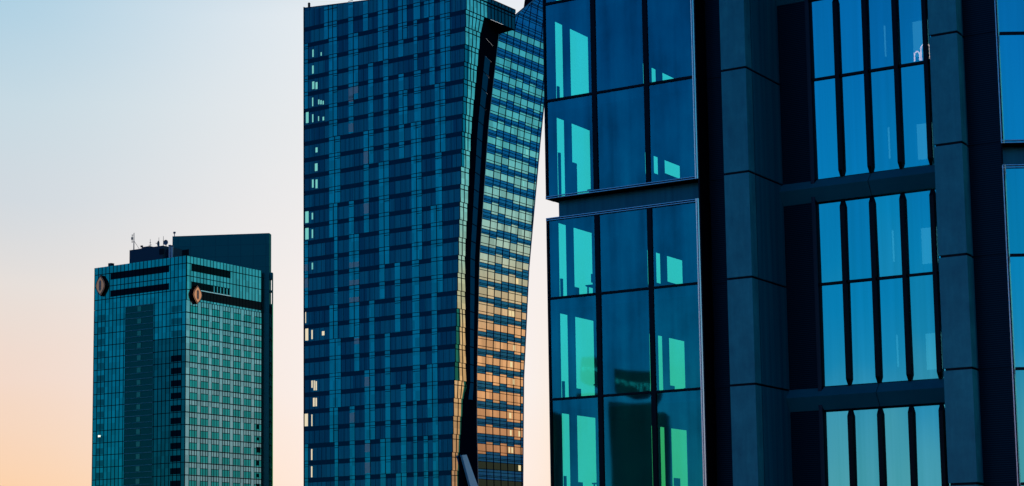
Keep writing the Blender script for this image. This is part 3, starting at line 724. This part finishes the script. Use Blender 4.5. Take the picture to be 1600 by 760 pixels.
# left side wall seen from inside: solid panels with glazed openings
DEEP = 13.0
OPEN = [(.85, 1.5), (2.05, 3.62), (8.42, 8.62), (9.12, 9.70), (10.28, 11.85)]
HEAD = {0: .49}
for k in range(4, len(joints) - 3):
    z0, z1 = joints[k], joints[k + 1]
    sw = MB(); head = z1 - .50
    if k + 1 in slot_idx: head = z1 - .82
    zb2 = {8: 87.75, 7: 82.9}.get(k, z0 + .06)
    ed_ = [0.25] + [x for o_ in OPEN for x in o_] + [DEEP + 3]
    lo_ = z0 - (.78 if k in slot_idx else .0)
    ufar = U_L
    zt_ = z1 - (.80 if k + 1 in slot_idx else 0)
    for a, c in zip(ed_[0::2], ed_[1::2]): sw.box(ufar, ufar + .05, a, c, z0, zt_)
    for i_, (a, c) in enumerate(OPEN):
        if zt_ > head: sw.box(ufar, ufar + .05, a, c, head, zt_)
        if i_ > 1: sw.box(ufar, ufar + .05, a, c, z0, zb2 + (.18 * (i_ - 2)))
        sw.box(ufar, ufar + .05, a, c, z0, z0 + .05)
    sw.build('side_wall', inner, F)
    if k in (5, 6, 7, 8, 9, 10):
        for i_, (a, c) in enumerate(OPEN):
            MB().quad((ufar + .02, a, z0 + .05), (ufar + .02, c, z0 + .05), (ufar + .02, c, head), (ufar + .02, a, head)).build('side_window', sideg, F)
    if k + 1 in slot_idx: MB().box(-8.4, U_R - .08, .72, DEEP, z1 - .79, z1 - .03).build('ceiling', ceilm, F); MB().box(-8.5, -8.41, .71, DEEP, z1 - .79, z1 - .03).build('slot_return', sidem, F); MB().box(U_L + .02, U_R - .08, .61, DEEP, z1 - .84, z1 - .80).build('slot_soffit', black, F); MB().box(U_L + .02, U_R - .08, .61, DEEP, z1 - .025, z1 + .02).build('slot_ledge', black, F)
    else: MB().box(U_L + .06, U_R - .08, .14, DEEP, z1 - .47, z1 - .0).build('ceiling', ceilm, F)
    if k in (5, 6, 7, 8, 9):      # piers, cabinets and desks standing inside the side glazing
        q = z0 + .06; hh = (1.62, 1.7, 1.66, 1.75, 1.6)[k - 5]
        if k != 8: hh = .5 + .12 * (k % 3)
        pf = MB().box(U_L + .08, U_L + .14, 1.95, 2.26, q, q + hh).box(U_L + .08, U_L + .14, .84, .98, q, q + hh + .2); pf.build('cabinet', black, F)
        dk = MB()
        for w_ in ((2.6, 9.3, 10.7), (2.9, 9.0, 10.5), (2.4, 9.2), (2.7, 9.2, 10.6), (3.0, 10.4))[k - 5]: dk.box(U_L + .35, U_L + 1.0, w_, w_ + 1.0, q + .68, q + .73).box(U_L + .4, U_L + .45, w_ + .05, w_ + .1, q, q + .7).box(U_L + .4, U_L + .45, w_ + .9, w_ + .95, q, q + .7).box(U_L + .5, U_L + .54, w_ + .2, w_ + .75, q + .85, q + 1.2)
        dk.build('desk_row', black, F)
MB().box(-8.2, 9.0, DEEP, DEEP + .3, ZB, ZTOP).build('core_wall', inner, F)
MB().box(U_R - .05, -.96, 1.0, DEEP, ZB, ZTOP).build('inner_partition', inner, F)
co = MB()
for k in range(4, len(joints) - 3): co.tube((-3.2, 8.5, joints[k] + .02), (-3.2, 8.5, joints[k + 1] - .85), .32, n=16)
co.build('interior_column', inner, F)
# --- middle windows, two storeys between beams
beams = [k for k in range(len(joints)) if k % 2 == 0]
fins = [2.42, 3.58, 4.77, 5.93]
W0 = 3.1
ul = 1.38
for k in range(4, len(joints) - 2):
    z0 = joints[k] + (.02 if k in beams else -.03); z1 = joints[k + 1] - (.87 if k + 1 in beams else .03)
    e_ = [ul] + fins + [7.0]
    for a, c in zip(e_, e_[1:]):
        a0_, a1_, a2_ = a + (.0 if a == ul else .05), tilt(), tilt() * .3
        MB().quad((a0_, W0 + .05 + a1_ + a2_, z0 + .045), (c - .05, W0 + .05 + a1_ - a2_, z0 + .045), (c - .05, W0 + .05 - a1_ - a2_, z1 - .045), (a0_, W0 + .05 - a1_ + a2_, z1 - .045)).build('window_pane', midg, F)
fm = MB()
for k in range(4, len(joints) - 2):
    if k not in beams: fm.box(ul - .02, 7.1, W0 - .04, W0 + .1, joints[k] - .07, joints[k] + .02)
fm.box(ul - .08, ul, W0 - .06, W0 + .1, ZB, ZTOP)
fm.build('window_frame', black, F)
for k in beams[2:-1]:
    zlo, zhi = joints[k] + .02, joints[k + 2] - .87
    for u in fins:
        d = W0 - .14; mb = MB()
        def ring(z, hw_, dd): return [(u - hw_, W0 + .02, z), (u - hw_, dd, z), (u + hw_, dd, z), (u + hw_, W0 + .02, z)]
        zz = [(zlo + .01, .045, W0 - .05), (zlo + .25, .08, d), (zhi - .25, .08, d), (zhi - .01, .045, W0 - .05)]
        for (za, ha, da), (zc, hc, dc) in zip(zz, zz[1:]): mb.prism(ring(za, ha, da), ring(zc, hc, dc))
        mb.build('window_fin', black, F)
beamm = panel('beam_metal', (.02, .26, .27), .4, .12, .8, .08)
for k in beams[1:-1]:
    z_ = joints[k]
    mb = MB()
    for a, c in ((.0, 3.57), (3.60, 7.12)):
        pr = lambda x: [(x, W0 + .02, z_ + .03), (x, W0 - .36, z_ - .33), (x, W0 - .02, z_ - .83), (x, W0 + .1, z_ - .83), (x, W0 + .1, z_ + .03)]
        mb.prism(pr(a), pr(c))
    mb.build('sill_beam', beamm, F)
for k in range(4, len(joints) - 2):
    MB().box(1.4, 7.1, W0 + 1.2, W0 + 1.25, joints[k], joints[k + 1] - .05).build('blind', blindm, F)
    MB().box(.0, 8.1, W0 + .1, W0 + 6, joints[k] - .30, joints[k] - .06).build('floor_slab', slabc, F)
# --- right bay: the facade turns to face the camera
RA = -YF + R(-.3)
rx, ry = 9.22, .90
cR, sR = cos(RA), sin(RA)
rb_ = bpy.data.objects.new('corner_bay', None); col.objects.link(rb_); rb_.parent = F
rb_.location = (rx, ry, 0); rb_.rotation_euler.z = RA
MB().box(0, 14, .9, 1.0, ZB, ZTOP).build('inner_wall', inner, rb_)
for k in range(4, len(joints) - 2):
    z0, z1 = zrow(k)
    for a, c in ((.13, 2.2), (2.4, 4.6), (4.8, 7.0)): MB().quad((a, .03, z0 + .045), (c, .03, z0 + .045), (c, .03, z1 - .045), (a, .03, z1 - .045)).build('window_pane', midg, rb_)
fm = MB(); tr = MB(); sw = MB()
for k in range(4, len(joints) - 2):
    z0, z1 = zrow(k)
    if k not in slot_idx: fm.box(.1, 7.2, -.02, .12, z0 - .05, z0 + .05)
for u in (2.3, 4.7): fm.box(u - .1, u + .1, -.01, .3, ZB, ZTOP)
for s0, s1 in zip(slot_idx, slot_idx[1:]):
    z0, z1 = joints[s0] - .03, joints[s1] - .79
    for o_ in (0, .085):
        x_ = o_
        q_ = ((x_, .02), (x_ + .004, -.085), (x_ + .052, -.045), (x_ + .056, .02)); tr.prism([(a_, b_, z0) for a_, b_ in q_], [(a_, b_, z1) for a_, b_ in q_])
        for zz in (z0 + .02 + o_, z1 - .02 - o_): tr.tube((0, -.03, zz), (7.2, -.03, zz), .022, n=12)
for s0 in slot_idx:
    MB().box(-.3, 7.2, .6, .75, joints[s0] - .79, joints[s0] - .03).build('slot_wall', sidem, rb_)
fm.build('window_frame', black, rb_); tr.build('metal_trim', silver, rb_)
fm = MB()
for s0 in slot_idx: fm.box(.0, 7.2, .0, .6, joints[s0] - .84, joints[s0] - .79).box(.0, 7.2, .0, .6, joints[s0] - .03, joints[s0] + .02)
fm.box(-.35, -.0, .12, .5, ZB, ZTOP)
fm.build('slot_soffit', black, rb_)
# plain lower storeys and rear of the building, down to the street
MB().prism([(U_L, .1, 0), (9.2, .1, 0), (18, 6.5, 0), (18, 26, 0), (U_L, 26, 0)], [(U_L, .1, ZB - .02), (9.2, .1, ZB - .02), (18, 6.5, ZB - .02), (18, 26, ZB - .02), (U_L, 26, ZB - .02)]).build('lower_wall', louv, F)
MB().box(-8.2, 18, DEEP + .35, 26, ZB, ZTOP).build('rear_wall', louv, F)
MB().box(U_L, 18, 1.2, 26, ZTOP, ZTOP + .6).build('roof', louv, F)
litp = emit('lit_wall_panel', (.16, .75, .9), 1.2)
for k in range(6, 11):
    MB().box(5.12, 5.72, W0 + .9, W0 + .95, joints[k] + .5, joints[k] + 1.85).build('lit_panel', litp, F)
    MB().box(3.98, 4.03, W0 + .9, W0 + .95, joints[k] + .7, joints[k] + 1.9).build('light_tube', litp, F)
# lamp with two bent arches seen in the upper middle window
lm = thing('arched_lamp', 'small glowing lamp of two bent arches in the top right middle window', 'lamp', (0, 0, 0))
MFx = Matrix.Translation((8.882, 70, 0)) @ Matrix.Rotation(YF, 4, 'Z')
lm.location = MFx @ Vector((5.55, W0 + .5, 89.42)); lm.rotation_euler.z = YF
lampm = emit('lamp_tube', (1, .66, .58), 6)
for r_, x0, hh in ((.17, .17, .62), (.10, -.16, .36)):
    mb = MB(); pts = [(x0 - r_, 0, 0)] + [(x0 - r_ * cos(math.pi * t / 8), 0, hh - r_ + r_ * sin(math.pi * t / 8)) for t in range(9)] + [(x0 + r_, 0, 0)]
    for p_, q_ in zip(pts, pts[1:]): mb.tube(p_, q_, .028, n=8)
    mb.build('lamp_arch', lampm, lm)
MB().box(-.4, .4, -.03, .03, -.06, -.02).build('base', black, lm)

# ------------------------------------------------------------------ buildings across the street, seen only as reflections in the bay glass
rm = facade_glass('dark_brick', (.10, .22, .22), (.1, .2, .2), .05, .3, .3)
o = thing('opposite_tower', 'dark tower with a bowl-shaped crown, mirrored in the lower panes of the glass bay', 'skyscraper', (-288, -96, 0), R(-53.5))
MB().box(-5.6, 5.6, -4, 5, 0, 109.5).build('wall', rm, o)
lit_sign = emit('lit_crown_strip', (.6, .9, .95), .7)
prof = [(-4.6, 117.6), (4.6, 117.0), (3.8, 113.5), (2.2, 111.4), (-.8, 111.2), (-4.6, 112.6)]
MB().prism([(x, -5, z) for x, z in prof], [(x, 4, z) for x, z in prof]).build('crown', rm, o)
for i_ in range(11):
    x = -4.1 + i_ * .68 + random.uniform(-.1, .1); zt = 115.4 - i_ * .09; MB().box(x, x + random.uniform(.16, .4), 4.0, 4.1, zt - random.uniform(.5, 2.2), zt).build('glow_pane', lit_sign, o)
o = thing('brick_tower', 'brown brick tower mirrored at the left edge of the lowest bay panes', 'apartment tower', (-299, -80, 0), R(-53.5))
MB().box(-3.5, 3.2, -4, 5, 0, 108.5).build('wall', panel('brown_brick', (.42, .17, .09), .5, .3, .5, .02), o)
